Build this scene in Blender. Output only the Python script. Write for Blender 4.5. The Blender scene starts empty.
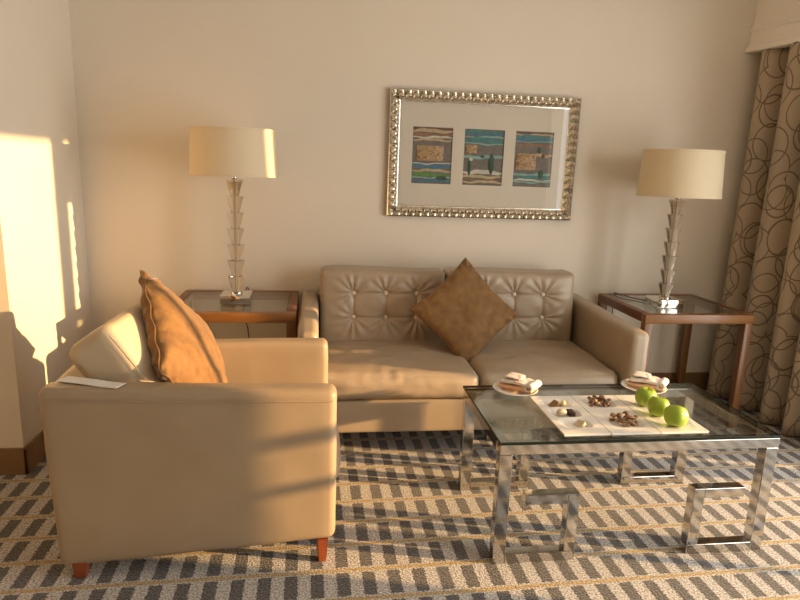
import bpy, bmesh, math, random
from mathutils import Vector, Matrix, noise
random.seed(7)
C = bpy.context.scene.collection
PI = math.pi

# ------------------------------------------------------------------ materials
def new_mat(name):
    m = bpy.data.materials.new(name); m.use_nodes = True
    nt = m.node_tree
    return m, nt, nt.nodes['Principled BSDF'], nt.nodes['Material Output']

def setin(b, **kw):
    names = dict(rough='Roughness', metal='Metallic', ior='IOR', trans='Transmission Weight', sheen='Sheen Weight',
                 sheen_r='Sheen Roughness', coat='Coat Weight', sss='Subsurface Weight', spec='Specular IOR Level')
    for k, v in kw.items(): b.inputs[names[k]].default_value = v

def N(nt, t, **kw):
    n = nt.nodes.new(t)
    for k, v in kw.items(): setattr(n, k, v)
    return n

def ramp(nt, src, stops):
    r = N(nt, 'ShaderNodeValToRGB'); e = r.color_ramp.elements
    while len(e) < len(stops): e.new(.5)
    for el, (p, c) in zip(e, stops): el.position = p; el.color = (*c, 1)
    nt.links.new(src, r.inputs[0]); return r.outputs[0]

def mottled(name, a, b_, scale, rough=.5, bump=0., bscale=None, detail=4, **kw):
    m, nt, b, out = new_mat(name)
    tc = N(nt, 'ShaderNodeTexCoord'); nz = N(nt, 'ShaderNodeTexNoise')
    nz.inputs['Scale'].default_value = scale; nz.inputs['Detail'].default_value = detail
    nt.links.new(tc.outputs['Object'], nz.inputs['Vector'])
    nt.links.new(ramp(nt, nz.outputs['Fac'], [(.3, a), (.7, b_)]), b.inputs['Base Color'])
    setin(b, rough=rough, **kw)
    if bump:
        n2 = N(nt, 'ShaderNodeTexNoise'); n2.inputs['Scale'].default_value = bscale or scale; n2.inputs['Detail'].default_value = 3
        nt.links.new(tc.outputs['Object'], n2.inputs['Vector'])
        bp = N(nt, 'ShaderNodeBump'); bp.inputs['Strength'].default_value = bump; bp.inputs['Distance'].default_value = .002
        nt.links.new(n2.outputs['Fac'], bp.inputs['Height']); nt.links.new(bp.outputs[0], b.inputs['Normal'])
    return m

def plain(name, c, rough=.5, **kw):
    m, nt, b, out = new_mat(name); b.inputs['Base Color'].default_value = (*c, 1); setin(b, rough=rough, **kw); return m

def thin_glass(name, tint, boost=1.0):
    m, nt, b, out = new_mat(name); nt.nodes.remove(b)
    tr = N(nt, 'ShaderNodeBsdfTransparent'); tr.inputs[0].default_value = (*tint, 1)
    gl = N(nt, 'ShaderNodeBsdfGlossy'); gl.inputs['Roughness'].default_value = .01
    fr = N(nt, 'ShaderNodeFresnel'); fr.inputs['IOR'].default_value = 1.5
    mu = N(nt, 'ShaderNodeMath', operation='MULTIPLY'); mu.inputs[1].default_value = boost; mu.use_clamp = True
    mx = N(nt, 'ShaderNodeMixShader')
    geo = N(nt, 'ShaderNodeNewGeometry'); inv = N(nt, 'ShaderNodeMath', operation='SUBTRACT'); inv.inputs[0].default_value = boost
    mu.inputs[1].default_value = 0; nt.links.new(geo.outputs['Backfacing'], inv.inputs[1]); nt.links.new(inv.outputs[0], mu.inputs[1])
    nt.links.new(fr.outputs[0], mu.inputs[0]); nt.links.new(mu.outputs[0], mx.inputs[0])
    nt.links.new(tr.outputs[0], mx.inputs[1]); nt.links.new(gl.outputs[0], mx.inputs[2]); nt.links.new(mx.outputs[0], out.inputs[0])
    return m

def wood(name, a, b_, axis='X'):
    m, nt, b, out = new_mat(name)
    tc = N(nt, 'ShaderNodeTexCoord'); mp = N(nt, 'ShaderNodeMapping')
    mp.inputs['Scale'].default_value = (3, 40, 40) if axis == 'X' else ((40, 3, 40) if axis == 'Y' else (40, 40, 3))
    nz = N(nt, 'ShaderNodeTexNoise'); nz.inputs['Scale'].default_value = 1.5; nz.inputs['Detail'].default_value = 5
    nt.links.new(tc.outputs['Object'], mp.inputs[0]); nt.links.new(mp.outputs[0], nz.inputs['Vector'])
    nt.links.new(ramp(nt, nz.outputs['Fac'], [(.3, a), (.7, b_)]), b.inputs['Base Color'])
    setin(b, rough=.38, coat=.1); return m

def carpet_mat():
    m, nt, b, out = new_mat('carpet')
    L = nt.links
    def M(op, a, bb=None):
        n = N(nt, 'ShaderNodeMath', operation=op)
        for i, v in enumerate((a, bb)):
            if v is None: continue
            if isinstance(v, (int, float)): n.inputs[i].default_value = v
            else: L.new(v, n.inputs[i])
        return n.outputs[0]
    tc = N(nt, 'ShaderNodeTexCoord'); mp = N(nt, 'ShaderNodeMapping')
    mp.vector_type = 'TEXTURE'; mp.inputs['Rotation'].default_value = (0, 0, .02)
    L.new(tc.outputs['Object'], mp.inputs[0])
    wob = N(nt, 'ShaderNodeTexNoise'); wob.inputs['Scale'].default_value = 140; wob.inputs['Detail'].default_value = 2
    L.new(tc.outputs['Object'], wob.inputs['Vector'])
    sp = N(nt, 'ShaderNodeSeparateXYZ'); L.new(mp.outputs[0], sp.inputs[0])
    w = M('MULTIPLY', M('SUBTRACT', wob.outputs['Fac'], .5), .018)
    x = M('ADD', sp.outputs[0], w); y = M('ADD', sp.outputs[1], w)
    fx = M('FRACT', M('ADD', M('DIVIDE', x, .0828), 99.84))       # dashes across
    fy = M('FRACT', M('ADD', M('DIVIDE', y, .140), 100.33))        # rows along
    inx = M('MULTIPLY', M('GREATER_THAN', fx, .28), M('LESS_THAN', fx, .78))
    iny = M('MULTIPLY', M('GREATER_THAN', fy, .10), M('LESS_THAN', fy, .90))
    dash = M('MULTIPLY', inx, iny)
    gold = M('MULTIPLY', M('LESS_THAN', M('ABSOLUTE', M('SUBTRACT', M('FRACT', M('ADD', fy, .5)), .5)), .058), .85)
    fine = N(nt, 'ShaderNodeTexNoise'); fine.inputs['Scale'].default_value = 150; fine.inputs['Detail'].default_value = 4
    L.new(tc.outputs['Object'], fine.inputs['Vector'])
    light = ramp(nt, fine.outputs['Fac'], [(.36, (.23, .22, .20)), (.64, (.68, .65, .61))])
    dark = ramp(nt, fine.outputs['Fac'], [(.36, (.035, .032, .030)), (.64, (.155, .145, .135))])
    au = ramp(nt, fine.outputs['Fac'], [(.36, (.22, .135, .035)), (.64, (.60, .42, .15))])
    def mix(f, a, c):
        n = N(nt, 'ShaderNodeMix', data_type='RGBA'); L.new(f, n.inputs[0]); L.new(a, n.inputs[6]); L.new(c, n.inputs[7]); return n.outputs[2]
    L.new(mix(gold, mix(dash, light, dark), au), b.inputs['Base Color'])
    setin(b, rough=.95, sheen=.3, spec=.1)
    bp = N(nt, 'ShaderNodeBump'); bp.inputs['Strength'].default_value = .9; bp.inputs['Distance'].default_value = .006
    L.new(fine.outputs['Fac'], bp.inputs['Height']); L.new(bp.outputs[0], b.inputs['Normal'])
    return m

def curtain_mat():
    m, nt, b, out = new_mat('curtain_fabric'); L = nt.links
    uv = N(nt, 'ShaderNodeUVMap')
    prev = None
    for k, (off, sc, r) in enumerate((((0, 0, 0), 4.9, .41), ((3.3, 1.7, 0), 5.5, .44), ((2.2, 9.4, 0), 4.2, .30))):
        mp = N(nt, 'ShaderNodeMapping'); mp.inputs['Location'].default_value = off; mp.inputs['Scale'].default_value = (1.15, .84, 1)
        mp.inputs['Rotation'].default_value = (0, 0, .15 * k)
        L.new(uv.outputs[0], mp.inputs[0])
        v = N(nt, 'ShaderNodeTexVoronoi', voronoi_dimensions='2D'); v.inputs['Scale'].default_value = sc; v.inputs['Randomness'].default_value = .55
        L.new(mp.outputs[0], v.inputs['Vector'])
        s = N(nt, 'ShaderNodeMath', operation='SUBTRACT'); s.inputs[1].default_value = r; L.new(v.outputs['Distance'], s.inputs[0])
        a = N(nt, 'ShaderNodeMath', operation='ABSOLUTE'); L.new(s.outputs[0], a.inputs[0])
        c = N(nt, 'ShaderNodeMath', operation='LESS_THAN'); c.inputs[1].default_value = .017; L.new(a.outputs[0], c.inputs[0])
        if prev is None: prev = c.outputs[0]
        else:
            mx = N(nt, 'ShaderNodeMath', operation='MAXIMUM'); L.new(prev, mx.inputs[0]); L.new(c.outputs[0], mx.inputs[1]); prev = mx.outputs[0]
    n = N(nt, 'ShaderNodeMix', data_type='RGBA'); L.new(prev, n.inputs[0])
    n.inputs[6].default_value = (.42, .33, .225, 1); n.inputs[7].default_value = (.17, .12, .072, 1)
    L.new(n.outputs[2], b.inputs['Base Color']); setin(b, rough=.6, sheen=.3)
    return m

def shade_mat():
    m, nt, b, out = new_mat('lampshade_silk')
    b.inputs['Base Color'].default_value = (.88, .78, .58, 1); setin(b, rough=.6, sheen=.2)
    t = N(nt, 'ShaderNodeBsdfTranslucent'); t.inputs[0].default_value = (.88, .77, .55, 1)
    mx = N(nt, 'ShaderNodeMixShader'); mx.inputs[0].default_value = .35
    nt.links.new(b.outputs[0], mx.inputs[1]); nt.links.new(t.outputs[0], mx.inputs[2]); nt.links.new(mx.outputs[0], out.inputs[0])
    return m

MT = dict(
    wall=mottled('wall_paint', (.735, .665, .555), (.755, .685, .575), 3, rough=.75, bump=.08, bscale=250),
    white_paint=mottled('pelmet_paint', (.84, .78, .69), (.86, .80, .71), 4, rough=.5),
    skirting=mottled('skirting_wood', (.20, .115, .045), (.25, .145, .06), 12, rough=.45),
    carpet=carpet_mat(),
    curtain=curtain_mat(),
    leather=mottled('taupe_leather', (.365, .285, .198), (.405, .32, .228), 9, rough=.36, bump=.12, bscale=120),
    chairhide=mottled('tan_upholstery', (.325, .242, .155), (.355, .27, .178), 6, rough=.45, bump=.10, bscale=180),
    cushionhide=mottled('cream_upholstery', (.55, .45, .31), (.59, .485, .34), 7, rough=.5, bump=.10, bscale=140),
    velvet=mottled('brown_velvet', (.158, .077, .021), (.242, .126, .038), 26, rough=.8, bump=.6, bscale=60, sheen=.35, sheen_r=.4),
    piping=plain('piping_thread', (.40, .30, .20), .6),
    button=plain('button_cream', (.72, .62, .47), .4),
    legwood=wood('chair_leg_wood', (.22, .050, .016), (.30, .075, .024), 'Z'),
    tablewood=wood('table_wood', (.19, .078, .020), (.27, .12, .034), 'X'),
    tablewoodz=wood('table_leg_wood', (.13, .050, .013), (.20, .085, .022), 'Z'),
    tablewoody=wood('table_rail_wood_shaded', (.12, .038, .012), (.18, .065, .020), 'Y'),  # side rails: same table wood, darkened to carry their shade in the colour
    chrome=mottled('chrome', (.50, .49, .47), (.66, .65, .63), 6, rough=.09, metal=1.0),
    mirror=plain('mirror_chrome', (.80, .79, .77), .04, metal=1.0),
    silver=mottled('silver_leaf', (.58, .545, .46), (.84, .80, .71), 40, rough=.22, metal=1.0),
    silverdark=plain('frame_edge_silver', (.40, .35, .26), .35, metal=1.0),
    glass=thin_glass('table_glass', (.93, .96, .94), 1.3),
    glassedge=plain('glass_edge', (.006, .014, .011), .25, spec=.3),
    clear=thin_glass('picture_glass', (.97, .97, .96), 1.0),
    mat=plain('mat_board', (.70, .64, .55), .8),
    shade=shade_mat(),
    cord=plain('black_cord', (.02, .018, .016), .5),
    porcelain=plain('white_porcelain', (.84, .80, .72), .18, coat=.3),
    apple=mottled('green_apple_skin', (.25, .37, .025), (.33, .44, .045), 8, rough=.3),
    stem=plain('apple_stem', (.16, .09, .03), .7),
    napkin=mottled('napkin_cloth', (.80, .72, .66), (.84, .78, .72), 20, rough=.9),
    napkinpeach=plain('napkin_peach', (.70, .42, .24), .9),
    paper=plain('paper', (.82, .80, .76), .8),
    ink=plain('printed_grey', (.35, .34, .33), .8),
    choc=plain('dark_chocolate', (.035, .016, .010), .3),
    milk=plain('milk_chocolate', (.27, .15, .06), .4),
    pale=plain('pale_sweet', (.62, .52, .36), .6),
    nut=mottled('nut_brown', (.30, .14, .06), (.50, .30, .15), 60, rough=.5),
    walnut=mottled('nut_dark', (.13, .06, .03), (.30, .14, .07), 60, rough=.45),
    cream=plain('cream_filling', (.78, .66, .36), .6),
)
def crystal():
    m, nt, b, out = new_mat('crystal'); b.inputs['Base Color'].default_value = (.82, .77, .70, 1)
    setin(b, rough=.01, trans=1.0, ior=1.52); return m
MT['crystal'] = crystal()

# ------------------------------------------------------------------ mesh helpers
def origin(o):
    v = Vector((0, 0, 0))
    while o is not None: v += o.location; o = o.parent
    return v

def obj(name, bm, mats, parent=None, smooth=True, loc=None, uv=None):
    """one mesh object; bm is in world coordinates unless the parent sits at the origin"""
    off = origin(parent) if parent is not None else (Vector(loc) if loc is not None else Vector((0, 0, 0)))
    if off.length: bmesh.ops.translate(bm, verts=bm.verts, vec=-off)
    bmesh.ops.recalc_face_normals(bm, faces=bm.faces)
    me = bpy.data.meshes.new(name); bm.to_mesh(me); bm.free()
    for mm in (mats if isinstance(mats, (list, tuple)) else [mats]): me.materials.append(MT[mm] if isinstance(mm, str) else mm)
    if smooth:
        for p in me.polygons: p.use_smooth = True
        try: me.set_sharp_from_angle(angle=math.radians(40))
        except Exception: pass
    o = bpy.data.objects.new(name, me); C.objects.link(o)
    if parent is not None: o.parent = parent
    else: o.location = off
    return o

def thing(name, label, cat, loc=(0, 0, 0), group=None):
    o = bpy.data.objects.new(name, None); C.objects.link(o); o.location = loc; o.empty_display_size = .1
    o['label'] = label; o['category'] = cat
    if group: o['group'] = group
    return o

def tag(o, label, cat, group=None):
    o['label'] = label; o['category'] = cat
    if group: o['group'] = group
    return o

def struct(name, bm, mats, smooth=False):
    o = obj(name, bm, mats, None, smooth); o['kind'] = 'structure'; return o

def dup(root, loc, label=None):
    r = root.copy(); C.objects.link(r); r.location = loc
    if label: r['label'] = label
    for ch in list(root.children):
        c = ch.copy(); C.objects.link(c); c.parent = r
        for g in list(ch.children):
            d = g.copy(); C.objects.link(d); d.parent = c
    return r

def box(bm, x0, x1, y0, y1, z0, z1, bev=0., seg=2, mi=0):
    t = bmesh.new()
    bmesh.ops.create_cube(t, size=1)
    for v in t.verts:
        v.co = Vector(((x0 + x1) / 2 + v.co.x * (x1 - x0), (y0 + y1) / 2 + v.co.y * (y1 - y0), (z0 + z1) / 2 + v.co.z * (z1 - z0)))
    if bev: bmesh.ops.bevel(t, geom=t.edges[:], offset=bev, segments=seg, profile=.5, affect='EDGES')
    for f in t.faces: f.material_index = mi
    join(bm, t); return bm

def join(bm, t):
    me = bpy.data.meshes.new('tmp'); t.to_mesh(me); t.free(); bm.from_mesh(me); bpy.data.meshes.remove(me)

def B(*a, **k): return box(bmesh.new(), *a, **k)

def rbox(x0, x1, y0, y1, z0, z1, r, n=(12, 12, 8), fn=None, bm=None):
    """rounded box from a dense cube grid; fn(p, q) gets the point and its -1..1 cube coordinate and returns the new point"""
    t = bmesh.new()
    c = Vector(((x0 + x1) / 2, (y0 + y1) / 2, (z0 + z1) / 2)); h = Vector(((x1 - x0) / 2, (y1 - y0) / 2, (z1 - z0) / 2))
    def samples(k):
        # denser near the ends for the rounding
        hk = h[k]; rr = min(r, hk * .999); ins = hk - rr
        a = [-hk + rr * (1 - math.cos(i / 4 * PI / 2)) for i in range(4)]
        m = [-ins + 2 * ins * i / n[k] for i in range(n[k] + 1)]
        return a + m + [-v for v in reversed(a)]
    S = [samples(k) for k in range(3)]
    cache = {}
    def vert(p):
        key = tuple(round(v, 6) for v in p)
        if key in cache: return cache[key]
        q = Vector((p[0] / h.x, p[1] / h.y, p[2] / h.z))
        inner = Vector([max(-(h[k] - min(r, h[k] * .999)), min(h[k] - min(r, h[k] * .999), p[k])) for k in range(3)])
        d = Vector(p) - inner
        w = inner + (d.normalized() * r if d.length > 1e-9 else d) + c
        if fn: w = fn(w, q)
        cache[key] = t.verts.new(w); return cache[key]
    for ax in range(3):
        u, v = [(1, 2), (2, 0), (0, 1)][ax]
        for sgn in (-1, 1):
            for i in range(len(S[u]) - 1):
                for j in range(len(S[v]) - 1):
                    pts = []
                    for (a, b_) in ((i, j), (i + 1, j), (i + 1, j + 1), (i, j + 1)):
                        p = [0, 0, 0]; p[ax] = sgn * h[ax]; p[u] = S[u][a]; p[v] = S[v][b_]; pts.append(vert(p))
                    if sgn < 0: pts.reverse()
                    if len(set(pts)) == 4: t.faces.new(pts)
    if bm is None: return t
    join(bm, t); return bm

def tube(pts, r, seg=8, bm=None):
    t = bm if bm is not None else bmesh.new()
    P = [Vector(p) for p in pts]; rings = []
    for i, p in enumerate(P):
        d = (P[min(i + 1, len(P) - 1)] - P[max(i - 1, 0)]).normalized()
        a = d.cross(Vector((0, 0, 1)));
        if a.length < .05: a = d.cross(Vector((1, 0, 0)))
        a.normalize(); b_ = d.cross(a)
        rr = r(i / (len(P) - 1)) if callable(r) else r
        rings.append([t.verts.new(p + a * rr * math.cos(2 * PI * k / seg) + b_ * rr * math.sin(2 * PI * k / seg)) for k in range(seg)])
    for A, Bq in zip(rings, rings[1:]):
        for k in range(seg): t.faces.new((A[k], A[(k + 1) % seg], Bq[(k + 1) % seg], Bq[k]))
    t.faces.new(list(reversed(rings[0]))); t.faces.new(rings[-1]); return t

def smooth_path(pts, n=8):
    P = [Vector(p) for p in pts]; out = []
    for i in range(len(P) - 1):
        p0, p1, p2, p3 = P[max(i - 1, 0)], P[i], P[i + 1], P[min(i + 2, len(P) - 1)]
        for k in range(n):
            t = k / n
            out.append(.5 * ((2 * p1) + (p2 - p0) * t + (2 * p0 - 5 * p1 + 4 * p2 - p3) * t * t + (3 * p1 - p0 - 3 * p2 + p3) * t ** 3))
    return out + [P[-1]]

def lathe(prof, cx=0, cy=0, cz=0, seg=32, phase=0., bm=None, close=False):
    t = bm if bm is not None else bmesh.new(); rings = []
    for r, z in prof:
        if r < 1e-6: rings.append([t.verts.new((cx, cy, cz + z))])
        else: rings.append([t.verts.new((cx + r * math.cos(phase + 2 * PI * k / seg), cy + r * math.sin(phase + 2 * PI * k / seg), cz + z)) for k in range(seg)])
    pairs = list(zip(rings, rings[1:])) + ([(rings[-1], rings[0])] if close else [])
    for A, Bq in pairs:
        for k in range(seg):
            q = [A[k % len(A)], A[(k + 1) % len(A)], Bq[(k + 1) % len(Bq)], Bq[k % len(Bq)]]
            u = []
            for v in q:
                if v not in u: u.append(v)
            if len(u) >= 3: t.faces.new(u)
    return t

def fbm(p, s, o=3): return noise.fractal(Vector(p) * s, 1.0, 2.0, o)

# ------------------------------------------------------------------ the setting
XL, YP, XR, H = -1.196, -.849, 2.74, 2.62
struct('floor', B(-3.6, XR + .16, -6.2, .12, -.06, 0), 'carpet')
struct('ceiling', B(-3.6, XR + .16, -6.2, .12, H, H + .1), 'white_paint')
struct('wall_back', B(XL - .02, XR + .16, 0, .12, 0, H), 'wall')
struct('wall_left', B(-3.6, XL, YP, 0, 0, H), 'wall')
bm = bmesh.new()
for (y0, y1, z0, z1) in ((-1.10, 0, 0, H), (-1.31, -1.19, 0, 2.01), (-2.30, -1.10, 2.01, H), (-2.62, -2.30, 0, H), (-3.9, -2.62, 2.2, H), (-6.2, -3.9, 0, H)):
    box(bm, XR, XR + .14, y0, y1, z0, z1)
struct('wall_right', bm, 'wall')
bm = bmesh.new()
for (z0, z1) in ((.888, .932), (.728, .760)): box(bm, XR + .05, XR + .10, -2.30, -2.02, z0, z1, .004)  # unseen bars, added and cut short to throw shadow bands on the armchair's side
box(bm, XR + .05, XR + .10, -2.03, -2.00, 0, 2.01, .004)
struct('window_shadow_bars', bm, 'white_paint')
struct('wall_front', B(-3.6, XR + .14, -6.32, -6.2, 0, H), 'wall')
struct('wall_farleft', B(-3.72, -3.6, -6.2, YP, 0, H), 'wall')
bm = bmesh.new()
box(bm, -3.6, XL + .012, YP - .012, YP, 0, .118, .003); box(bm, XL, XL + .012, YP - .012, 0, 0, .118, .003)
struct('baseboard_left', bm, 'skirting')
struct('baseboard_back', B(XL + .012, XR, -.012, 0, 0, .118, .003), 'skirting')
# pelmet box over the curtain, running along the window side
def pelmet():
    t = bmesh.new(); ang = math.atan2(.058, .336); d = Vector((math.sin(ang), -math.cos(ang), 0)); nrm = Vector((math.cos(ang), math.sin(ang), 0))
    prof = [(0.0, 1.998), (-.018, 1.998), (-.022, 2.004), (-.022, 2.024), (-.008, 2.036), (0.0, 2.05), (0.0, 2.105), (-.008, 2.11), (-.012, 2.118), (-.006, 2.13), (0.004, 2.135), (.012, 2.16), (.012, H - .001), (.05, H - .001), (.05, 2.0)]
    ends = []
    for s in (.002, 2.2):
        p0 = Vector((2.386, 0, 0)) + d * s; ends.append([t.verts.new(p0 + nrm * (-(-a)) + Vector((0, 0, z))) for a, z in prof])
    n = len(prof)
    for i in range(n): t.faces.new((ends[0][i], ends[0][(i + 1) % n], ends[1][(i + 1) % n], ends[1][i]))
    t.faces.new(ends[0]); t.faces.new(list(reversed(ends[1])))
    return t
struct('trim_1', pelmet(), 'white_paint')

# ------------------------------------------------------------------ curtain
def curtain():
    t = bmesh.new(); uvl = t.loops.layers.uv.new('UVMap')
    NS, NZ = 300, 34; z0, z1 = .012, 2.02
    ys = [-.035 - 1.0 * i / NS for i in range(NS + 1)]
    grid = []
    for j in range(NZ + 1):
        fz = j / NZ; z = z0 + (z1 - z0) * fz; row = []; s = 0; last = None
        for i, y in enumerate(ys):
            k = 2 * PI * (y + .105) / (.185 + .012 * math.sin(y * 11))
            amp = .082 - .030 * fz
            w = 2 * max(0., (1 + math.cos(k + .25 * math.sin(2.2 * fz + y * 4))) / 2) ** 1.15 - 1
            x = 2.452 + .10 * (-y - .1) - amp * (w + .14 * math.cos(2 * k + 1 + fz)) + .004 * math.cos(3.1 * k + 2 * fz)
            yy = y + .016 * math.sin(k) - .06 * (1 - fz) * (-y)
            yy = min(yy, -.02)
            co = Vector((x, yy, z))
            if last is not None: s += math.hypot(x - last.x, yy - last.y)
            last = co; row.append((t.verts.new(co), s, z))
        grid.append(row)
    for j in range(NZ):
        for i in range(NS):
            q = (grid[j][i], grid[j][i + 1], grid[j + 1][i + 1], grid[j + 1][i])
            f = t.faces.new([a[0] for a in q])
            for lp, a in zip(f.loops, q): lp[uvl].uv = (a[1], a[2])
    return t
cu = obj('curtain', curtain(), 'curtain', None, loc=(2.48, -.5, 0))
sm = cu.modifiers.new('thickness', 'SOLIDIFY'); sm.thickness = .004
tag(cu, 'full-length taupe curtain patterned with dark overlapping rings, hanging from the pelmet', 'curtain')

# ------------------------------------------------------------------ tuxedo upholstery helpers
def tufted(x0, x1, y0, y1, z0, z1, btns, lean):
    """back cushion: front is -Y; leans back by lean metres over its height"""
    def fn(p, q):
        x, z = p.x, p.z
        ex = min(x - x0, x1 - x) ; ez = min(z - z0, z1 - z)
        puff = .030 * min(1, max(0, ex) / .10) ** .5 * min(1, max(0, ez) / .10) ** .5
        front = max(0., -q.y)
        d = puff
        if q.y < 0:
            crease = 0
            for (bx, bz) in btns:
                rx, rz = x - bx, z - bz; r = math.hypot(rx, rz); a = math.atan2(rz, rx)
                d -= .030 * math.exp(-r / .030)
                up = 1 if bz == max(b[1] for b in btns) else -1
                out = max(0, math.sin(a) * up) ** .7
                if bx == min(b[0] for b in btns): out = max(out, max(0, -math.cos(a)) ** 2 * .9)
                if bx == max(b[0] for b in btns): out = max(out, max(0, math.cos(a)) ** 2 * .9)
                out *= min(1, max(0, ex) / .05) * min(1, max(0, ez) / .05)
                d += .0055 * out * math.exp(-((r - .06) / .055) ** 2) * math.sin(11 * a + bx * 40 + 2.5 * noise.noise(Vector((bx * 9, bz * 9, a * 1.3))))
            bxs = sorted(set(b[0] for b in btns)); bzs = sorted(set(b[1] for b in btns))
            for bz in bzs:
                if bxs[0] - .01 < x < bxs[-1] + .01: crease += math.exp(-((z - bz) / .008) ** 2)
            for bx in bxs:
                if bzs[0] - .01 < z < bzs[-1] + .01: crease += math.exp(-((x - bx) / .008) ** 2)
            d -= .007 * min(crease, 1.2)
        d += .0025 * fbm((x, z, 3), 11)
        p = p.copy(); p.y -= d * front
        p.y += lean * ((z - z0) / (z1 - z0)) - .0
        p.z += .004 * math.sin(x * 9) * max(0, q.z)
        return p
    return rbox(x0, x1, y0, y1, z0, z1, .028, (96, 3, 64), fn)

def seat_pad(x0, x1, y0, y1, z0, z1, ruffle=None, crown=.022, r=.04):
    def fn(p, q):
        p = p.copy(); top = max(0., q.z)
        cx = max(0, 1 - abs(q.x) ** 3); cy = max(0, 1 - abs(q.y) ** 3)
        p.z += crown * cx * cy * top
        p.z += .0055 * top * fbm((p.x, p.y, 1.3), 7) * (.4 + cx * cy)
        if ruffle == '-y' and q.y < 0:
            p.y -= .014 * cx * max(0, 1 - abs(q.z) ** 2) * (-q.y)
            k = max(0, fbm((p.x, 4.2, 0), 4)) 
            p.z += .004 * k * top * (-q.y) ** 6 * math.sin(p.x * 130 + 5 * noise.noise(Vector((p.x * 12, 0, 0))))
            p.y += .004 * (-q.y) ** 3 * fbm((p.x, p.z * 2, 7), 10)
        if ruffle == '+x' and q.x > 0:
            p.x += .018 * cy * max(0, 1 - abs(q.z) ** 2) * q.x
        return p
    return rbox(x0, x1, y0, y1, z0, z1, r, (40, 40, 6), fn)

def soft(x0, x1, y0, y1, z0, z1, r, amp=.002, n=(14, 14, 10), fn2=None):
    def fn(p, q):
        p = p.copy()
        v = Vector((fbm((p.x, p.y, p.z), 5), fbm((p.y + 7, p.z, p.x), 5), fbm((p.z, p.x + 3, p.y), 5))) * amp
        p += v
        return fn2(p, q) if fn2 else p
    return rbox(x0, x1, y0, y1, z0, z1, r, n, fn)

def taper_leg(x, y, z0, z1, w0, w1):
    t = bmesh.new()
    a = [t.verts.new((x + sx * w0, y + sy * w0, z0)) for sx, sy in ((-1, -1), (1, -1), (1, 1), (-1, 1))]
    b_ = [t.verts.new((x + sx * w1, y + sy * w1, z1)) for sx, sy in ((-1, -1), (1, -1), (1, 1), (-1, 1))]
    for k in range(4): t.faces.new((a[k], a[(k + 1) % 4], b_[(k + 1) % 4], b_[k]))
    t.faces.new(list(reversed(a))); t.faces.new(b_)
    bmesh.ops.bevel(t, geom=t.edges[:], offset=.003, segments=2, affect='EDGES'); return t

# ------------------------------------------------------------------ sofa
so = thing('sofa', 'taupe leather two-seat sofa with button-tufted back cushions, against the back wall', 'sofa', (.71, -.45, 0))
obj('base', soft(.0, 1.42, -.80, -.06, .124, .278, .012, .001), 'leather', so)
obj('back_panel', soft(.0, 1.42, -.125, -.02, .28, .66, .03), 'leather', so)
def armfn(p, q):
    p.z += .020 * max(0, q.z) * (p.y + .862) / .84; return p
obj('arm', soft(-.083, .008, -.862, -.022, .118, .610, .030, .0025, fn2=armfn), 'leather', so)
obj('arm', soft(1.416, 1.507, -.862, -.022, .118, .608, .030, .0025, fn2=armfn), 'leather', so)
obj('seat_cushion', seat_pad(.010, .738, -.815, -.16, .280, .402, '-y', .016), 'leather', so)
obj('seat_cushion', seat_pad(.741, 1.410, -.815, -.16, .280, .402, '-y', .016), 'leather', so)
for (x0, x1, bx) in ((.016, .672, (.187, .355, .519)), (.678, 1.388, (.885, 1.044, 1.205))):
    btn = [(x, z) for x in bx for z in (.661, .535)]
    bc = obj('back_cushion', tufted(x0, x1, -.285, -.135, .372, .779, btn, .03), 'leather', so)
    for (x, z) in btn:
        yb = -.285 + .03 * ((z - .372) / .407) - .004
        t = lathe([(0, .010), (.007, .009), (.0115, .005), (.0125, 0), (.009, -.006), (0, -.006)], seg=16)
        bmesh.ops.rotate(t, verts=t.verts, cent=(0, 0, 0), matrix=Matrix.Rotation(PI / 2, 3, 'X'))
        bmesh.ops.translate(t, verts=t.verts, vec=(x, yb, z)); obj('button', t, 'button', bc)
for (x, y) in ((.03, -.76), (1.39, -.76), (.03, -.10), (1.39, -.10)):
    obj('leg', taper_leg(x, y, 0, .126, .016, .024), 'legwood', so)

# ------------------------------------------------------------------ throw pillows
def pillow(w, T, seedv, pinch=.10, ruf=.006, n=44):
    t = bmesh.new(); sides = []
    for s in (1, -1):
        g = []
        for i in range(n + 1):
            row = []
            for j in range(n + 1):
                u, v = math.sin((i / n - .5) * PI), math.sin((j / n - .5) * PI)
                cu_ = 1 - pinch * (1 - v * v) * abs(u) ** 2; cv = 1 - pinch * (1 - u * u) * abs(v) ** 2
                x, y = u * cu_ * w / 2, v * cv * w / 2
                e = max(0, (1 - abs(u) ** 2.3)) * max(0, (1 - abs(v) ** 2.3))
                th = T / 2 * e ** .42
                edge = min(1 - abs(u), 1 - abs(v))
                rr = ruf * math.exp(-edge / .15) * (1 if edge > .02 else edge / .02)
                al = y if abs(u) > abs(v) else x
                th += rr * (.5 + abs(noise.noise(Vector((al * 9, seedv, 3))))) * math.sin(al * 95 + 5 * noise.noise(Vector((al * 14, seedv, s))) + edge * 9) + .012 * e * fbm((x, y, seedv + s), 9)
                row.append((Vector((x, y, s * max(th, 0))), i in (0, n) or j in (0, n)))
            g.append(row)
        sides.append(g)
    vs = {}
    for si, g in enumerate(sides):
        for i in range(n + 1):
            for j in range(n + 1):
                co, bd = g[i][j]
                if bd:
                    if (i, j) not in vs: vs[(i, j)] = t.verts.new((co.x, co.y, .004 * math.sin((co.x + co.y) * 60)))
                    vs[(si, i, j)] = vs[(i, j)]
                else: vs[(si, i, j)] = t.verts.new(co)
        for i in range(n):
            for j in range(n):
                q = [vs[(si, i, j)], vs[(si, i + 1, j)], vs[(si, i + 1, j + 1)], vs[(si, i, j + 1)]]
                if si: q.reverse()
                t.faces.new(q)
    return t

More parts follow.
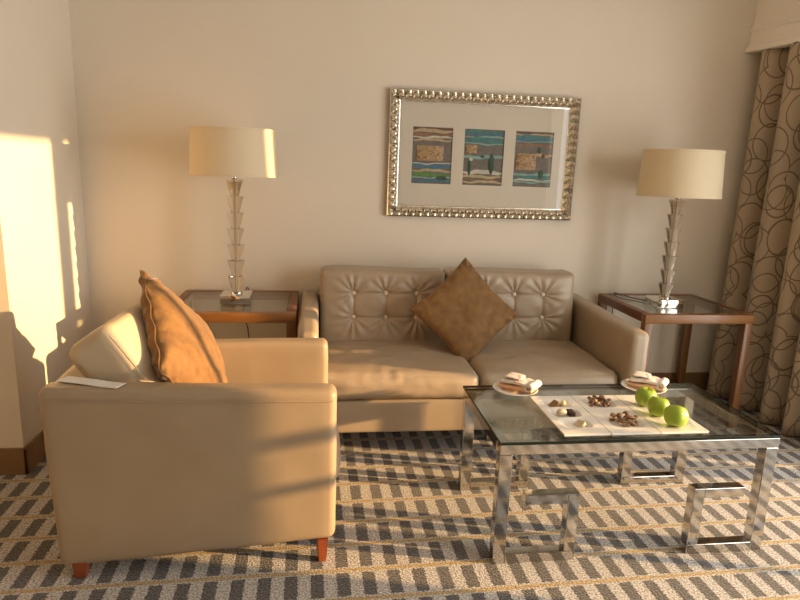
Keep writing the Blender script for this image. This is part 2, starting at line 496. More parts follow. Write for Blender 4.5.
def seam(w, pinch, r=.0028):
    n = 24; pts = []
    for (a, b_) in (((-1, -1), (1, -1)), ((1, -1), (1, 1)), ((1, 1), (-1, 1)), ((-1, 1), (-1, -1))):
        for k in range(n):
            f = k / n; u, v = a[0] + (b_[0] - a[0]) * f, a[1] + (b_[1] - a[1]) * f
            x, y = u * (1 - pinch * (1 - v * v)) * w / 2, v * (1 - pinch * (1 - u * u)) * w / 2
            pts.append((x, y, .004 * math.sin((x + y) * 60)))
    return tube(pts + [pts[0]], r, 6)

def place(bm, center, ex, ey, tag_=None):
    """local x,y of the pillow go along ex, ey; its face looks along ex x ey"""
    ex = Vector(ex).normalized(); ey = (Vector(ey) - ex * Vector(ey).dot(ex)).normalized(); ez = ex.cross(ey)
    M = Matrix((ex, ey, ez)).transposed().to_4x4(); M.translation = Vector(center)
    bmesh.ops.transform(bm, matrix=M, verts=bm.verts); return bm

def throw(label, w, T, center, ex, ey, sd, pinch=.08, ruf=.006):
    r = thing('throw_pillow', label, 'pillow', center)
    c = obj('pillow_cover', place(pillow(w, T, sd, pinch, ruf), center, ex, ey), 'velvet', r)
    obj('piping', place(seam(w, pinch), center, ex, ey), 'velvet', r)
    return r
# on the sofa: standing on one corner, leaning back over the gap between the cushions
dn = Vector((0, -.40, -1)).normalized(); rt = Vector((1, 0, -.085)).normalized()
throw('brown velvet pillow standing on its corner in the middle of the sofa', .40, .12, (.738, -.452, .604), (rt - dn), (rt * -1 - dn), 3.1, .08, .010)
# on the armchair
throw('brown velvet pillow propped in the armchair against its cream back cushion', .46, .15, (-.462, -1.172, .630), (.302, -.766, -.568), (.359, .643, -.676), 5.3, .06, .013)

# ------------------------------------------------------------------ armchair
AC = Vector((-.365, -1.225, 0))
ch = thing('armchair', 'tan leather armchair seen side-on, with square arms and reddish wooden legs', 'armchair', AC)
def nearfn(p, q):
    fx = (p.x + .80) / .86
    p.z += (.022 * (1 - fx)) * max(0, q.z) - .052 * (1 - fx) * max(0, -q.z) + .008 * max(0, -q.z); p.x += .022 * max(0, 1 - fx) * (1 - q.z) / 2; return p
obj('arm', soft(-.818, .060, -1.560, -1.470, .085, .612, .026, .0025, (30, 6, 20), nearfn), 'chairhide', ch)
obj('arm', soft(-.812, .052, -.985, -.900, .085, .604, .026, .0025, (30, 6, 20)), 'chairhide', ch)
def backfn(p, q):
    p.z -= .02 * max(0, -q.z); p.x += .02 * (1 - q.z) / 2 * max(0, -q.x); return p
obj('back', soft(-.816, -.700, -1.49, -.96, .080, .622, .026, .002, (8, 20, 20), backfn), 'chairhide', ch)
obj('base', soft(-.70, .045, -1.48, -.97, .088, .223, .012, .001), 'chairhide', ch)
obj('seat_cushion', seat_pad(-.64, .070, -1.468, -.987, .225, .352, '+x'), 'chairhide', ch)
# welt seam along the top of the near arm
sx = [(-.775 + .82 * i / 20, -1.5615 - .0008, .604 - .020 * i / 20 - .006) for i in range(21)]
obj('seam', tube(sx, .0016, 6), 'piping', ch)
def cush():
    # loose back cushion, local: x thickness, y width, z height
    def fn(p, q):
        p = p.copy(); e = max(0, 1 - abs(q.y) ** 3) * max(0, 1 - abs(q.z) ** 3)
        p.x += .026 * e * q.x
        p.z += .012 * max(0, q.z) * (1 - q.y * q.y) * .4
        p += Vector((fbm((p.x, p.y, p.z), 8), fbm((p.y, p.z, 5), 8), fbm((p.z, p.x, 9), 8))) * .004
        return p
    t = rbox(-.080, .080, -.25, .25, -.18, .18, .034, (8, 26, 20), fn)
    M = Matrix.Translation((-.592, -1.205, .606)) @ Matrix.Rotation(-math.radians(5), 4, 'Z') @ Matrix.Rotation(-math.radians(36), 4, 'Y')
    s = tube([(.078 * 1.0, -.252, -.14 + .28 * i / 12) for i in range(13)], .0022, 6)
    bmesh.ops.transform(t, matrix=M, verts=t.verts); bmesh.ops.transform(s, matrix=M, verts=s.verts); return t, s
t, s = cush()
cb = obj('back_cushion', t, 'cushionhide', ch); cb['label'] = 'cream boxy back cushion'
obj('piping', s, 'cushionhide', cb)
obj('leg', taper_leg(.018, -1.530, 0, .088, .013, .019), 'legwood', ch)
obj('leg', taper_leg(-.738, -1.535, 0, .062, .017, .022), 'legwood', ch)
obj('leg', taper_leg(.018, -.94, 0, .088, .013, .019), 'legwood', ch)
obj('leg', taper_leg(-.738, -.94, 0, .088, .017, .022), 'legwood', ch)
ch.rotation_euler = (0, 0, math.radians(1.0))

# card on the near back corner of the armchair
def card():
    t = bmesh.new(); n = 12; rows = []
    for i in range(n + 1):
        f = i / n; x = -.765 + .185 * f; y = -1.485 - .052 * f
        z = .6375 - .006 * f + .006 * math.sin(f * PI * 2) * (f > .5) * .3
        rows.append([(x - .008, y - .022 , z), (x + .008, y + .022, z + .0)])
    up_ = [[t.verts.new(Vector(a) + Vector((0, 0, .0018))) for a in r] for r in rows]
    dn_ = [[t.verts.new(a) for a in r] for r in rows]
    for i in range(n):
        t.faces.new((up_[i][0], up_[i + 1][0], up_[i + 1][1], up_[i][1])); t.faces.new((dn_[i][1], dn_[i + 1][1], dn_[i + 1][0], dn_[i][0]))
        for k in (0, 1): t.faces.new((up_[i][k], dn_[i][k], dn_[i + 1][k], up_[i + 1][k]))
    for i in (0, n): t.faces.new((up_[i][0], up_[i][1], dn_[i][1], dn_[i][0]))
    return t
tag(obj('paper_card', card(), 'paper', None, loc=(-.68, -1.50, .637)), 'white folded paper card lying on the back corner of the armchair arm', 'card')

# ------------------------------------------------------------------ end tables
TW, TD, TH = .597, .54, .623
def end_table(x, y, label):
    r = thing('end_table', label, 'side table', (x, y, 0), 'wooden end tables flanking the sofa')
    hx, hy, w = TW / 2, TD / 2, .044
    def at(bm): bmesh.ops.translate(bm, verts=bm.verts, vec=(x, y, 0)); return bm
    for s in (-1, 1):
        obj('top_rail', at(B(-hx, hx, s * hy - (w if s > 0 else 0), s * hy + (0 if s > 0 else w), TH - .046, TH, .003)), 'tablewood', r)
        obj('side_rail', at(B(s * hx - (w if s > 0 else 0), s * hx + (0 if s > 0 else w), -hy + w, hy - w, TH - .046, TH, .003)), 'tablewoody', r)
        for q in (-1, 1):
            cx, cy = s * (hx - w / 2), q * (hy - w / 2)
            obj('leg', at(B(cx - w / 2 + .001, cx + w / 2 - .001, cy - w / 2 + .001, cy + w / 2 - .001, 0, TH - .046, .003)), 'tablewoodz', r)
    obj('glass_top', at(B(-hx + w + .0005, hx - w - .0005, -hy + w + .0005, hy - w - .0005, TH - .010, TH - .002)), 'glass', r, smooth=False)
    return r
et = end_table(1.9365, -.300, 'reddish wooden end table with glass top, between the sofa and the curtain')
dup(et, (-.3965, -.300, 0), 'reddish wooden end table with glass top, behind the armchair left of the sofa')

# ------------------------------------------------------------------ table lamps
def lamp(x, y, label, s0, s1, cord):
    z0 = TH - .0015
    r = thing('table_lamp', label, 'lamp', (x, y, z0), 'crystal column table lamps')
    b0 = obj('base', B(x - .073, x + .073, y - .068, y + .068, z0, z0 + .044, .004), 'mirror', r)
    zt = s0 - .018; zb = z0 + .052; n = 7; dz = (zt - zb) / n
    obj('base_plate', lathe([(0, 0), (.03, 0), (.03, .007), (0, .007)], x, y, z0 + .0442, 24), 'chrome', r)
    for k in range(n):
        a = zb + dz * k
        t = lathe([(0, .0005), (.0195, .0005), (.0205, .002), (.0400, dz - .003), (.0392, dz - .0005), (0, dz - .0005)], x, y, a, 12, .13)
        obj('crystal_tier', t, 'crystal', r, smooth=False)
    obj('stem', lathe([(0, 0), (.0035, 0), (.0035, s0 + .12 - zb), (0, s0 + .12 - zb)], x, y, zb, 12), 'silverdark', r)
    obj('collar', lathe([(0, 0), (.013, 0), (.015, .012), (.015, .026), (.012, .032), (0, .032)], x, y, zt + .001, 20), 'chrome', r)
    rb, rt_, h = .205, .193, s1 - s0
    sh = obj('lamp_shade', lathe([(rb, 0), (rt_, h), (rt_ - .003, h), (rb - .003, 0)], x, y, s0, 64, close=True), 'shade', r)
    for rr, zz in ((rb, .0), (rt_, h)):
        tr = lathe([(rr + .0012, zz - .003), (rr + .0022, zz), (rr + .0012, zz + .008), (rr - .004, zz + .008), (rr - .004, zz - .003)], x, y, s0, 64, close=True)
        obj('trim_band', tr, 'shade', sh)
    g = bmesh.new()
    for k in range(3):
        a = k * 2 * PI / 3 + .3
        tube([(x + .006 * math.cos(a), y + .006 * math.sin(a), s1 - .03), (x + (rt_ - .003) * math.cos(a), y + (rt_ - .003) * math.sin(a), s1 - .012)], .0018, 6, g)
    obj('spider', g, 'chrome', sh)
    obj('bulb', lathe([(0, .0), (.014, .0), (.015, .02), (.026, .05), (.03, .075), (.022, .1), (0, .108)], x, y, s0 + .065, 20), 'porcelain', r)
    obj('cord', tube(smooth_path(cord), .0028, 6), 'cord', r)
    return r
lamp(-.395, -.312, 'crystal table lamp with cream drum shade on the left end table', 1.237, 1.444,
     [(-.392, -.255, .632), (-.38, -.150, .627), (-.375, -.036, .640), (-.372, -.012, .60), (-.40, -.02, .50), (-.375, -.03, .40), (-.36, -.03, .2), (-.30, -.03, .03)])
lamp(1.860, -.352, 'crystal table lamp with cream drum shade on the right end table by the curtain', 1.207, 1.431,
     [(1.82, -.278, .630), (1.78, -.20, .628), (1.745, -.13, .632), (1.73, -.06, .629), (1.74, -.022, .615), (1.745, -.016, .5), (1.77, -.018, .3), (1.86, -.02, .17), (1.99, -.025, .13), (2.05, -.03, .05)])

# ------------------------------------------------------------------ picture
PX0, PX1, PZ0, PZ1 = .373, 1.423, 1.043, 1.707
pc = thing('framed_picture', 'wide silver-framed picture with three abstract panels, on the wall above the sofa', 'picture', ((PX0 + PX1) / 2, -.002, PZ0))
def molding():
    t = bmesh.new(); W = .060
    def strip(L, nseg, tf):
        # cross profile: (across 0..W, depth); segmented in barrels along the length
        prof = [(0, 0), (0, .026), (.006, .030), (.010, .026), (.014, .020), (.016, .022), (.022, .033), (.032, .040), (.042, .036), (.049, .026), (.052, .018), (.054, .0165), (.060, .0165), (.060, 0)]
        sub = 10; rows = []
        for i in range(nseg * sub + 1):
            f = i / (nseg * sub); ph = (i % sub) / sub
            bul = math.sin(PI * ph) ** .5 if ph else 0
            row = []
            for a, d in prof:
                s = min(max(L * f, a), L - a)
                dd = d
                if .008 < a < .052: dd = .012 + (d - .012) * (.15 + .85 * bul)
                row.append(t.verts.new(tf(s, a, dd)))
            rows.append(row)
        for A, Bq in zip(rows, rows[1:]):
            for k in range(len(prof) - 1): t.faces.new((A[k], A[k + 1], Bq[k + 1], Bq[k]))
    LX, LZ = PX1 - PX0, PZ1 - PZ0
    strip(LX, 26, lambda s, a, d: (PX0 + s, -.002 - d, PZ0 + a))
    strip(LX, 26, lambda s, a, d: (PX0 + s, -.002 - d, PZ1 - a))
    strip(LZ, 16, lambda s, a, d: (PX0 + a, -.002 - d, PZ0 + s))
    strip(LZ, 16, lambda s, a, d: (PX1 - a, -.002 - d, PZ0 + s))
    bmesh.ops.remove_doubles(t, verts=t.verts, dist=.0004)
    return t
obj('frame_molding', molding(), 'silver', pc)
# mat board with three openings
OP = ((.504, .722), (.788, 1.011), (1.074, 1.292)); OZ0, OZ1 = 1.222, 1.520
bm = bmesh.new()
ya, yb = -.014, -.011
xs = [PX0 + .05, OP[0][0], OP[0][1], OP[1][0], OP[1][1], OP[2][0], OP[2][1], PX1 - .05]
box(bm, xs[0], xs[-1], ya, yb, PZ0 + .05, OZ0); box(bm, xs[0], xs[-1], ya, yb, OZ1, PZ1 - .05)
for i in (0, 2, 4, 6): box(bm, xs[i], xs[i + 1], ya, yb, OZ0, OZ1)
obj('mat_board', bm, 'mat', pc, smooth=False)
obj('picture_glass', B(PX0 + .052, PX1 - .052, -.0175, -.0155, PZ0 + .052, PZ1 - .052), 'clear', pc, smooth=False)
def pal(name, c, r=.6):
    MT[name] = mottled(name, tuple(v * .78 for v in c), tuple(min(1, v * 1.12) for v in c), 45, rough=r); return name
pal('art_grey', (.175, .155, .14)); pal('art_teal', (.06, .22, .23)); pal('art_blue', (.06, .19, .32)); pal('art_green', (.10, .25, .06))
pal('art_sand', (.52, .40, .24)); pal('art_white', (.60, .58, .50)); pal('art_rust', (.32, .16, .08)); pal('art_darkgreen', (.035, .085, .06))
pal('art_aqua', (.22, .42, .38)); pal('art_maroon', (.16, .07, .06))
def block_mat():
    m, nt, b, out = new_mat('carved_block')
    tc = N(nt, 'ShaderNodeTexCoord'); w = N(nt, 'ShaderNodeTexNoise'); w.inputs['Scale'].default_value = 55; w.inputs['Distortion'].default_value = 1.5
    nt.links.new(tc.outputs['Object'], w.inputs['Vector'])
    nt.links.new(ramp(nt, w.outputs['Fac'], [(.36, (.22, .11, .045)), (.52, (.44, .29, .15)), (.7, (.50, .36, .20))]), b.inputs['Base Color']); return m
MT['block'] = block_mat()
def ribbon(x0, x1, zc, th, ph, amp=.006, y=-.0088, dep=.0022):
    t = bmesh.new(); n = 26; top, bot = [], []
    for i in range(n + 1):
        f = i / n; x = x0 + (x1 - x0) * f
        z = zc + amp * math.sin(2 * PI * f * 1.1 + ph) + amp * .5 * math.sin(2 * PI * f * 2.6 + ph * 2)
        h = th * (.55 + .45 * math.sin(PI * (f * .9 + .05) + .4 * math.sin(ph + f * 9)))
        top.append(z + h / 2); bot.append(z - h / 2)
    def ring(i):
        x = x0 + (x1 - x0) * i / n
        return [t.verts.new((x, y, top[i])), t.verts.new((x, y, bot[i])), t.verts.new((x, y + dep, bot[i])), t.verts.new((x, y + dep, top[i]))]
    R = [ring(i) for i in range(n + 1)]
    for A, Bq in zip(R, R[1:]):
        for k in range(4): t.faces.new((A[k], A[(k + 1) % 4], Bq[(k + 1) % 4], Bq[k]))
    t.faces.new(R[0]); t.faces.new(list(reversed(R[-1]))); return t
ARTS = [
    dict(rib=[('art_maroon', .292, .014), ('art_sand', .279, .018), ('art_rust', .258, .016), ('art_white', .246, .011), ('art_sand', .232, .012), ('art_blue', .094, .026), ('art_white', .108, .007), ('art_sand', .070, .014), ('art_green', .048, .022), ('art_aqua', .032, .010), ('art_blue', .016, .016)],
         blk=[(.024, .172, .122, .202)], oval=[(.165, .030, .040, .014, 'art_darkgreen')]),
    dict(rib=[('art_teal', .285, .016), ('art_blue', .270, .012), ('art_aqua', .258, .009), ('art_teal', .240, .026), ('art_aqua', .222, .008), ('art_aqua', .152, .018), ('art_white', .070, .022), ('art_sand', .046, .016), ('art_rust', .030, .007), ('art_sand', .018, .014)],
         blk=[(.012, .074, .168, .214)], oval=[(.035, .092, .010, .045, 'art_darkgreen'), (.158, .115, .017, .058, 'art_darkgreen'), (.106, .154, .013, .007, 'art_darkgreen'), (.043, .138, .011, .010, 'art_white')]),
    dict(rib=[('art_maroon', .291, .010), ('art_sand', .281, .009), ('art_teal', .268, .020), ('art_blue', .254, .016), ('art_aqua', .244, .006), ('art_rust', .225, .012), ('art_sand', .172, .018), ('art_aqua', .066, .016), ('art_teal', .050, .020), ('art_white', .036, .010), ('art_aqua', .026, .010)],
         blk=[(.012, .126, .092, .180)], oval=[(.142, .198, .012, .017, 'art_darkgreen'), (.158, .068, .017, .026, 'art_darkgreen'), (.166, .170, .011, .014, 'art_maroon')]),
]
for (x0, x1), A in zip(OP, ARTS):
    pn = obj('art_panel', B(x0 - .004, x1 + .004, -.0064, -.0034, OZ0 - .004, OZ1 + .004), 'art_grey', pc, smooth=False)
    for k, (mm, zc, th) in enumerate(A['rib']):
        wid = x1 - x0
        a, b_ = x0 + .002, x1 - .002
        if mm == 'art_sand' and abs(zc - .172) < .001: a = x0 + .12
        obj('painted_strip', ribbon(a, b_, OZ0 + zc, th, k * 1.9 + x0 * 7, .0035, -.0088 - .00012 * k, .0022), mm, pn)
    for (bx0, bx1, bz0, bz1) in A['blk']:
        obj('carved_block', B(x0 + bx0, x0 + bx1, -.0108, -.0064, OZ0 + bz0, OZ0 + bz1, .0012), 'block', pn)
    for (cx, cz, rx, rz, mm) in A['oval']:
        t = lathe([(0, -1), (.5, -.86), (.9, -.45), (1, 0), (.85, .5), (.45, .88), (0, 1)], seg=14)
        bmesh.ops.scale(t, verts=t.verts, vec=(rx, .0018, rz)); bmesh.ops.translate(t, verts=t.verts, vec=(x0 + cx, -.0090, OZ0 + cz))
        obj('tree_shape', t, mm, pn)

# ------------------------------------------------------------------ coffee table
CX0, CX1, CY0, CY1, CZ = .590, 1.592, -1.598, -1.067, .445
ct = thing('coffee_table', 'chrome coffee table with glass top and square spiral legs, in front of the sofa', 'coffee table', ((CX0 + CX1) / 2, (CY0 + CY1) / 2, 0))
bm = B(CX0, CX1, CY0, CY1, CZ - .010, CZ, .0015, 1)
for f in bm.faces: f.material_index = 0 if abs(f.normal.z) > .9 else 1
obj('glass_top', bm, ['glass', 'glassedge'], ct, smooth=False)
W = .040; Zr = CZ - .0105
for s, yy in ((0, CY0 + .004), (1, CY1 - .004 - W)):
    obj('top_rail', B(CX0 + .003, CX1 - .003, yy, yy + W, Zr - .036, Zr, .002), 'chrome', ct, smooth=False)
    for q in (-1, 1):
        xa = CX0 + .003 if q < 0 else CX1 - .003
        def XX(a, b_):   # distances inward from the outer edge
            return (xa + a, xa + b_) if q < 0 else (xa - b_, xa - a)
        obj('leg', B(*XX(0, .044), yy, yy + W, 0, Zr - .036, .002), 'chrome', ct, smooth=False)
        obj('spiral_foot', B(*XX(.0442, .290), yy, yy + W, 0, .036, .002), 'chrome', ct, smooth=False)
        obj('spiral_post', B(*XX(.250, .290), yy, yy + W, .0362, .252, .002), 'chrome', ct, smooth=False)
        obj('spiral_bar', B(*XX(.100, .2498), yy, yy + W, .216, .252, .002), 'chrome', ct, smooth=False)
for x in (CX0 + .003, CX1 - .003 - .036):
    obj('side_rail', B(x, x + .036, CY0 + .004 + W, CY1 - .004 - W, Zr - .036, Zr, .002), 'chrome', ct, smooth=False)

# ------------------------------------------------------------------ serving trays
def tray(x0, x1, wells, label):
    y0, y1 = -1.583, -1.240; z0, z1 = CZ + .0004, CZ + .017
    t = bmesh.new(); nx, ny = 40, 76
    def depth(x, y):
        d = 0
        for (wx, wy, a, b_, dep) in wells:
            u, v = abs(x - wx) / a, abs(y - wy) / b_
            m = (u ** 5 + v ** 5) ** .2
            d = max(d, dep * min(1, max(0, (1 - m) / .30)))
        return d
    top = []
    for j in range(ny + 1):
        row = []
        for i in range(nx + 1):
            x = x0 + (x1 - x0) * i / nx; y = y0 + (y1 - y0) * j / ny
            row.append(t.verts.new((x, y, z1 - depth(x, y))))
        top.append(row)
    for j in range(ny):
        for i in range(nx): t.faces.new((top[j][i], top[j][i + 1], top[j + 1][i + 1], top[j + 1][i]))
    ring = [top[0][i] for i in range(nx + 1)] + [top[j][nx] for j in range(1, ny + 1)] + [top[ny][i] for i in range(nx - 1, -1, -1)] + [top[j][0] for j in range(ny - 1, 0, -1)]
    # rim edge then a foot set in from it
    c = Vector(((x0 + x1) / 2, (y0 + y1) / 2, 0))
    def inset(v, k, z):
        return t.verts.new((c.x + (v.co.x - c.x) * (1 - k * 2 / (x1 - x0)), c.y + (v.co.y - c.y) * (1 - k * 2 / (y1 - y0)), z))
    r1 = [inset(v, -.0006, z1 - .002) for v in ring]; r2 = [inset(v, 0, z1 - .007) for v in ring]; r3 = [inset(v, .010, z0 + .001) for v in ring]; r4 = [inset(v, .012, z0) for v in ring]
    n = len(ring)
    for A, Bq in ((ring, r1), (r1, r2), (r2, r3), (r3, r4)):
        for k in range(n): t.faces.new((A[k], A[(k + 1) % n], Bq[(k + 1) % n], Bq[k]))
    t.faces.new(r4)
    o = obj('serving_tray', t, 'porcelain', None, loc=((x0 + x1) / 2, -1.41, z0))
    tag(o, label, 'tray', 'white serving trays on the coffee table'); return o
WELL = .0115
W1 = [(.888, -1.308, .052, .040, WELL), (.888, -1.400, .052, .040, WELL), (.888, -1.490, .052, .040, WELL)]
W2 = [(1.058, -1.312, .058, .046, WELL), (1.070, -1.478, .060, .060, WELL)]
tray(.811, .973, W1, 'white porcelain tray with three square wells, leftmost on the coffee table')
tray(.977, 1.150, W2, 'white porcelain tray holding two wells of nuts, middle of the coffee table')
tray(1.154, 1.326, [(1.24, -1.41, .070, .155, .004)], 'white porcelain tray carrying the three green apples')
ZW = CZ + .017 - WELL

def wedge(x, y, z, L, D_, Hh, rot):
    t = bmesh.new(); b0 = [t.verts.new(p) for p in ((-L / 2, -D_ / 2, 0), (L / 2, -D_ / 2, 0), (L / 2, D_ / 2, 0), (-L / 2, D_ / 2, 0))]
    tp = [t.verts.new(p) for p in ((L * .12, -D_ / 2.4, Hh), (L * .12, D_ / 2.4, Hh))]
    t.faces.new(list(reversed(b0))); t.faces.new((b0[0], b0[1], tp[0])); t.faces.new((b0[2], b0[3], tp[1])); t.faces.new((b0[1], b0[2], tp[1], tp[0])); t.faces.new((b0[3], b0[0], tp[0], tp[1]))
    bmesh.ops.bevel(t, geom=t.edges[:], offset=.002, segments=2, affect='EDGES')
    bmesh.ops.rotate(t, verts=t.verts, cent=(0, 0, 0), matrix=Matrix.Rotation(rot, 3, 'Z')); bmesh.ops.translate(t, verts=t.verts, vec=(x, y, z)); return t
def pebble(x, y, z, a, b_, c, rot, tilt=0):
    t = bmesh.new(); bmesh.ops.create_icosphere(t, subdivisions=2, radius=1)
    for v in t.verts: v.co *= 1 + .12 * noise.noise(v.co * 1.7 + Vector((x * 50, y * 50, 0)))
    bmesh.ops.scale(t, verts=t.verts, vec=(a, b_, c)); bmesh.ops.rotate(t, verts=t.verts, cent=(0, 0, 0), matrix=Matrix.Rotation(rot, 3, 'Z') @ Matrix.Rotation(tilt, 3, 'X'))
    mz = min(v.co.z for v in t.verts); bmesh.ops.translate(t, verts=t.verts, vec=(x, y, z - mz)); return t
tag(obj('chocolate', wedge(.884, -1.312, ZW, .046, .034, .022, .3), 'milk', None, loc=(.884, -1.312, ZW)), 'brown wedge chocolate in the back well of the left tray', 'chocolate')
tag(obj('sweet', pebble(.914, -1.318, ZW, .011, .010, .012, .4), 'cream', None, loc=(.914, -1.318, ZW)), 'small yellow sweet beside the brown wedge chocolate in the back well', 'sweet')
tag(obj('sweet', pebble(.872, -1.405, ZW, .021, .016, .013, .3), 'pale', None, loc=(.872, -1.405, ZW)), 'pale cream sweet in the middle well of the left tray', 'sweet')
tag(obj('chocolate', B(.897, .921, -1.420, -1.380, ZW, ZW + .018, .004), 'choc', None, loc=(.909, -1.40, ZW)), 'dark chocolate block in the middle well of the left tray', 'chocolate')
tag(obj('sweet', wedge(.906, -1.492, ZW, .036, .036, .020, .5), 'pale', None, loc=(.906, -1.492, ZW)), 'pale wedge-shaped sweet in the front well of the left tray', 'sweet')

def pile(cx, cy, rx, ry, n, size, mats, label, group, name, squash=1):
    done = []
    tries = 0
    while len(done) < n and tries < 4000:
        tries += 1
        a = random.random() * 2 * PI; q = math.sqrt(random.random())
        x, y = cx + rx * q * math.cos(a), cy + ry * q * math.sin(a); s = size * (.85 + .3 * random.random())
        lay = sum(1 for (X, Y, S, z) in done if math.hypot(X - x, Y - y) < (S + s) * .80)
        if any(math.hypot(X - x, Y - y) < (S + s) * .45 for (X, Y, S, z) in done) or lay > 3: continue
        z = ZW + .0002
        for (X, Y, S, zz) in done:
            dd = math.hypot(X - x, Y - y); lim = (S + s) * .92
            if dd < lim: z = max(z, zz + (S + s) * .62 * math.sqrt(max(0, 1 - (dd / lim) ** 2)))
        done.append((x, y, s, z))
        tag(obj(name, pebble(x, y, z, s * 1.15, s * .85, s * .62 * squash, random.random() * PI, (random.random() - .5) * .5), random.choice(mats), None, loc=(x, y, z)), label, 'nut', group)
pile(1.058, -1.312, .042, .030, 26, .0085, ['walnut', 'walnut', 'nut'], 'dark brown nut heaped in the back well of the middle tray', 'dark nuts in the back well', 'roasted_nut')
pile(1.072, -1.476, .044, .042, 40, .0080, ['nut', 'nut', 'pale', 'walnut'], 'light brown nut heaped in the front well of the middle tray', 'light nuts in the front well', 'shelled_nut')

# apples
def apple(x, y, z, R_, rot, label, lean):
    r = thing('apple', label, 'apple', (x, y, z), 'green apples')
    prof = []
    for k in range(25):
        a = -PI / 2 + PI * k / 24
        rr = R_ * math.cos(a) ** .72 * (1 + .05 * math.sin(a)) if 0 < k < 24 else 0
        zz = R_ * .93 * math.sin(a)
        zz -= R_ * .26 * math.exp(-(rr / (R_ * .26)) ** 2) * (1 if a > 0 else -.75)
        prof.append((rr, zz))
    t = lathe(prof, seg=36)
    for v in t.verts:
        a = math.atan2(v.co.y, v.co.x); low = max(0, -v.co.z / R_)
        k = 1 + .018 * math.cos(5 * a + rot) * (1 + low) + .02 * math.cos(2 * a + rot); v.co.x *= k; v.co.y *= k
    st = tube(smooth_path([(0, 0, R_ * .66), (.002, .001, R_ * .9), (.006, .003, R_ * 1.12)]), .0016, 6)
    M = Matrix.Rotation(lean[0], 3, 'X') @ Matrix.Rotation(lean[1], 3, 'Y') @ Matrix.Rotation(rot, 3, 'Z')
    bmesh.ops.rotate(t, verts=t.verts, cent=(0, 0, 0), matrix=M); bmesh.ops.rotate(st, verts=st.verts, cent=(0, 0, 0), matrix=M)
    mz = min(v.co.z for v in t.verts)
    for q in (t, st): bmesh.ops.translate(q, verts=q.verts, vec=(x, y, z - mz))
    obj('flesh', t, 'apple', r); obj('stem', st, 'stem', r)
ZA = CZ + .0133
apple(1.226, -1.342, ZA, .0385, .3, 'green apple at the back of the right tray, nearest the right plate', (.12, .1))
apple(1.221, -1.438, ZA, .0385, 1.4, 'green apple in the middle of the three on the tray', (-.1, .15))
apple(1.229, -1.534, ZA, .0405, 2.2, 'green apple nearest the front edge of the coffee table', (-.35, .25))

# plates and napkins
def plate(x, y, label):
    o = obj('side_plate', lathe([(0, 0), (.045, 0), (.047, .002), (.070, .008), (.088, .014), (.0895, .0155), (.088, .0165), (.069, .0105), (.046, .0048), (0, .0045)], x, y, CZ + .0004, 48), 'porcelain', None, loc=(x, y, CZ))
    return tag(o, label, 'plate', 'small white plates')
plate(.785, -1.142, 'small white plate under a folded napkin, left back corner of the coffee table')
plate(1.332, -1.140, 'small white plate under a folded napkin, behind the green apples')
def napkin_mat():
    m, nt, b, out = new_mat('napkin_print')
    tc = N(nt, 'ShaderNodeTexCoord'); nz = N(nt, 'ShaderNodeTexNoise'); nz.inputs['Scale'].default_value = 38; nz.inputs['Detail'].default_value = 2
    nt.links.new(tc.outputs['Object'], nz.inputs['Vector'])
    nt.links.new(ramp(nt, nz.outputs['Fac'], [(.34, (.55, .28, .22)), (.42, (.78, .68, .60)), (.62, (.82, .76, .69)), (.72, (.74, .52, .38))]), b.inputs['Base Color'])
    setin(b, rough=.9); return m
MT['napkinprint'] = napkin_mat()
def napkin(x, y, rot, label):
    r = thing('napkin', label, 'napkin', (x, y, CZ + .017), 'folded napkins on the small plates')
    z = CZ + .0172
    def xf(t):
        bmesh.ops.rotate(t, verts=t.verts, cent=(0, 0, 0), matrix=Matrix.Rotation(rot, 3, 'Z')); bmesh.ops.translate(t, verts=t.verts, vec=(x, y, z)); return t
    def sheet(x0, x1, y0, y1, z0, z1, sd):
        def fn(p, q):
            p = p.copy(); p.z += .003 * math.sin(p.x * 42 + sd) * (1 if z0 > .001 else max(0, q.z)) + .0015 * fbm((p.x, p.y, sd), 30) * max(0, q.z); return p
        return rbox(x0, x1, y0, y1, z0, z1, (z1 - z0) * .48, (18, 10, 2), fn)
    obj('lower_fold', xf(sheet(-.072, .070, -.044, .044, 0, .014, .5)), 'napkinpeach', r)['label'] = 'peach lower fold'
    obj('upper_fold', xf(sheet(-.066, .074, -.038, .046, .0165, .030, 1.5)), 'napkinprint', r)
    # rolled end
    prof = []
    pts = [Vector((.060 + (.017 - .0032 * a / (2 * PI)) * math.cos(a), 0, .0145 + (.017 - .0032 * a / (2 * PI)) * math.sin(a))) for a in [k * PI / 10 for k in range(48)]]
    t = bmesh.new(); rows = []
    for (yy) in (-.046, -.02, .01, .040):
        rows.append([t.verts.new((p.x + .004 * math.sin(yy * 40), yy, p.z + .004)) for p in pts])
    for A, Bq in zip(rows, rows[1:]):
        for k in range(len(pts) - 1): t.faces.new((A[k], A[k + 1], Bq[k + 1], Bq[k]))
    g = obj('rolled_end', xf(t), 'napkin', r); s2 = g.modifiers.new('thickness', 'SOLIDIFY'); s2.thickness = .002
    def fn3(p, q): return p
    obj('top_fold', xf(sheet(-.055, .010, -.022, .044, .0325, .040, 2.7)), 'napkinprint', r)
napkin(.800, -1.140, -.72, 'folded pink and white napkin on the left plate')
napkin(1.345, -1.138, -.62, 'folded pink and white napkin on the plate behind the apples')

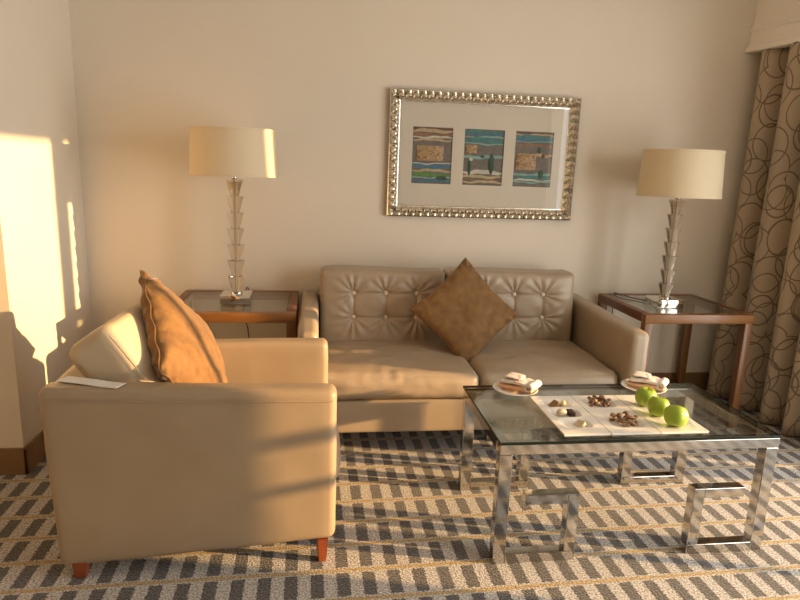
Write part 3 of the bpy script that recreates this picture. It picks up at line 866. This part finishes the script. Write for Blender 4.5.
# ------------------------------------------------------------------ light
sc = bpy.context.scene
w = bpy.data.worlds.new('daylight'); sc.world = w; w.use_nodes = True
bg = w.node_tree.nodes['Background']; bg.inputs[0].default_value = (1.0, .97, .92, 1); bg.inputs[1].default_value = 6.0
sun = bpy.data.lights.new('low_sun', 'SUN'); sun.energy = 11.0; sun.angle = math.radians(.7); sun.color = (1, .60, .25)
for (yc, wy, zc, wz) in ((-1.72, 1.24, 1.005, 2.0), (-3.26, 1.28, 1.1, 2.2)):
    pl = bpy.data.lights.new('window_portal', 'AREA'); pl.shape = 'RECTANGLE'; pl.size = wz; pl.size_y = wy; pl.cycles.is_portal = True
    po = bpy.data.objects.new('window_portal', pl); C.objects.link(po); po.location = (XR + .13, yc, zc); po.rotation_euler = (0, PI / 2, 0)
so_ = bpy.data.objects.new('low_sun', sun); C.objects.link(so_)
az, el = math.radians(13.8), math.radians(8.8)
d = Vector((-math.cos(az) * math.cos(el), math.sin(az) * math.cos(el), -math.sin(el)))
so_.rotation_euler = d.to_track_quat('-Z', 'Y').to_euler()
so_.location = Vector((.2, -1.2, .5)) - d * 8

# ------------------------------------------------------------------ camera
R = [[0.9909083691767836, -0.1298332792942507, 0.03526929944169976], [0.006802525981749883, -0.21346493468581765, -0.9769270429770318], [0.1343664003226804, 0.9682851032868784, -0.21064099605025727]]
cam = bpy.data.cameras.new('camera'); cam.sensor_width = 36; cam.lens = 612.44 / 800 * 36; cam.clip_start = .05
co = bpy.data.objects.new('camera', cam); C.objects.link(co)
M = Matrix((R[0], [-v for v in R[1]], [-v for v in R[2]])).transposed().to_4x4(); M.translation = (0, -3.3703, 1.3)
co.matrix_world = M
sc.camera = co
sc.view_settings.view_transform = 'Standard'; sc.view_settings.look = 'None'; sc.view_settings.gamma = 1; sc.view_settings.use_curve_mapping = False
sc.view_settings.exposure = 0.14
sc.cycles.max_bounces = 12; sc.cycles.transparent_max_bounces = 24; sc.cycles.caustics_refractive = False; sc.cycles.caustics_reflective = False
sc.cycles.use_denoising = True; sc.cycles.sample_clamp_indirect = 6
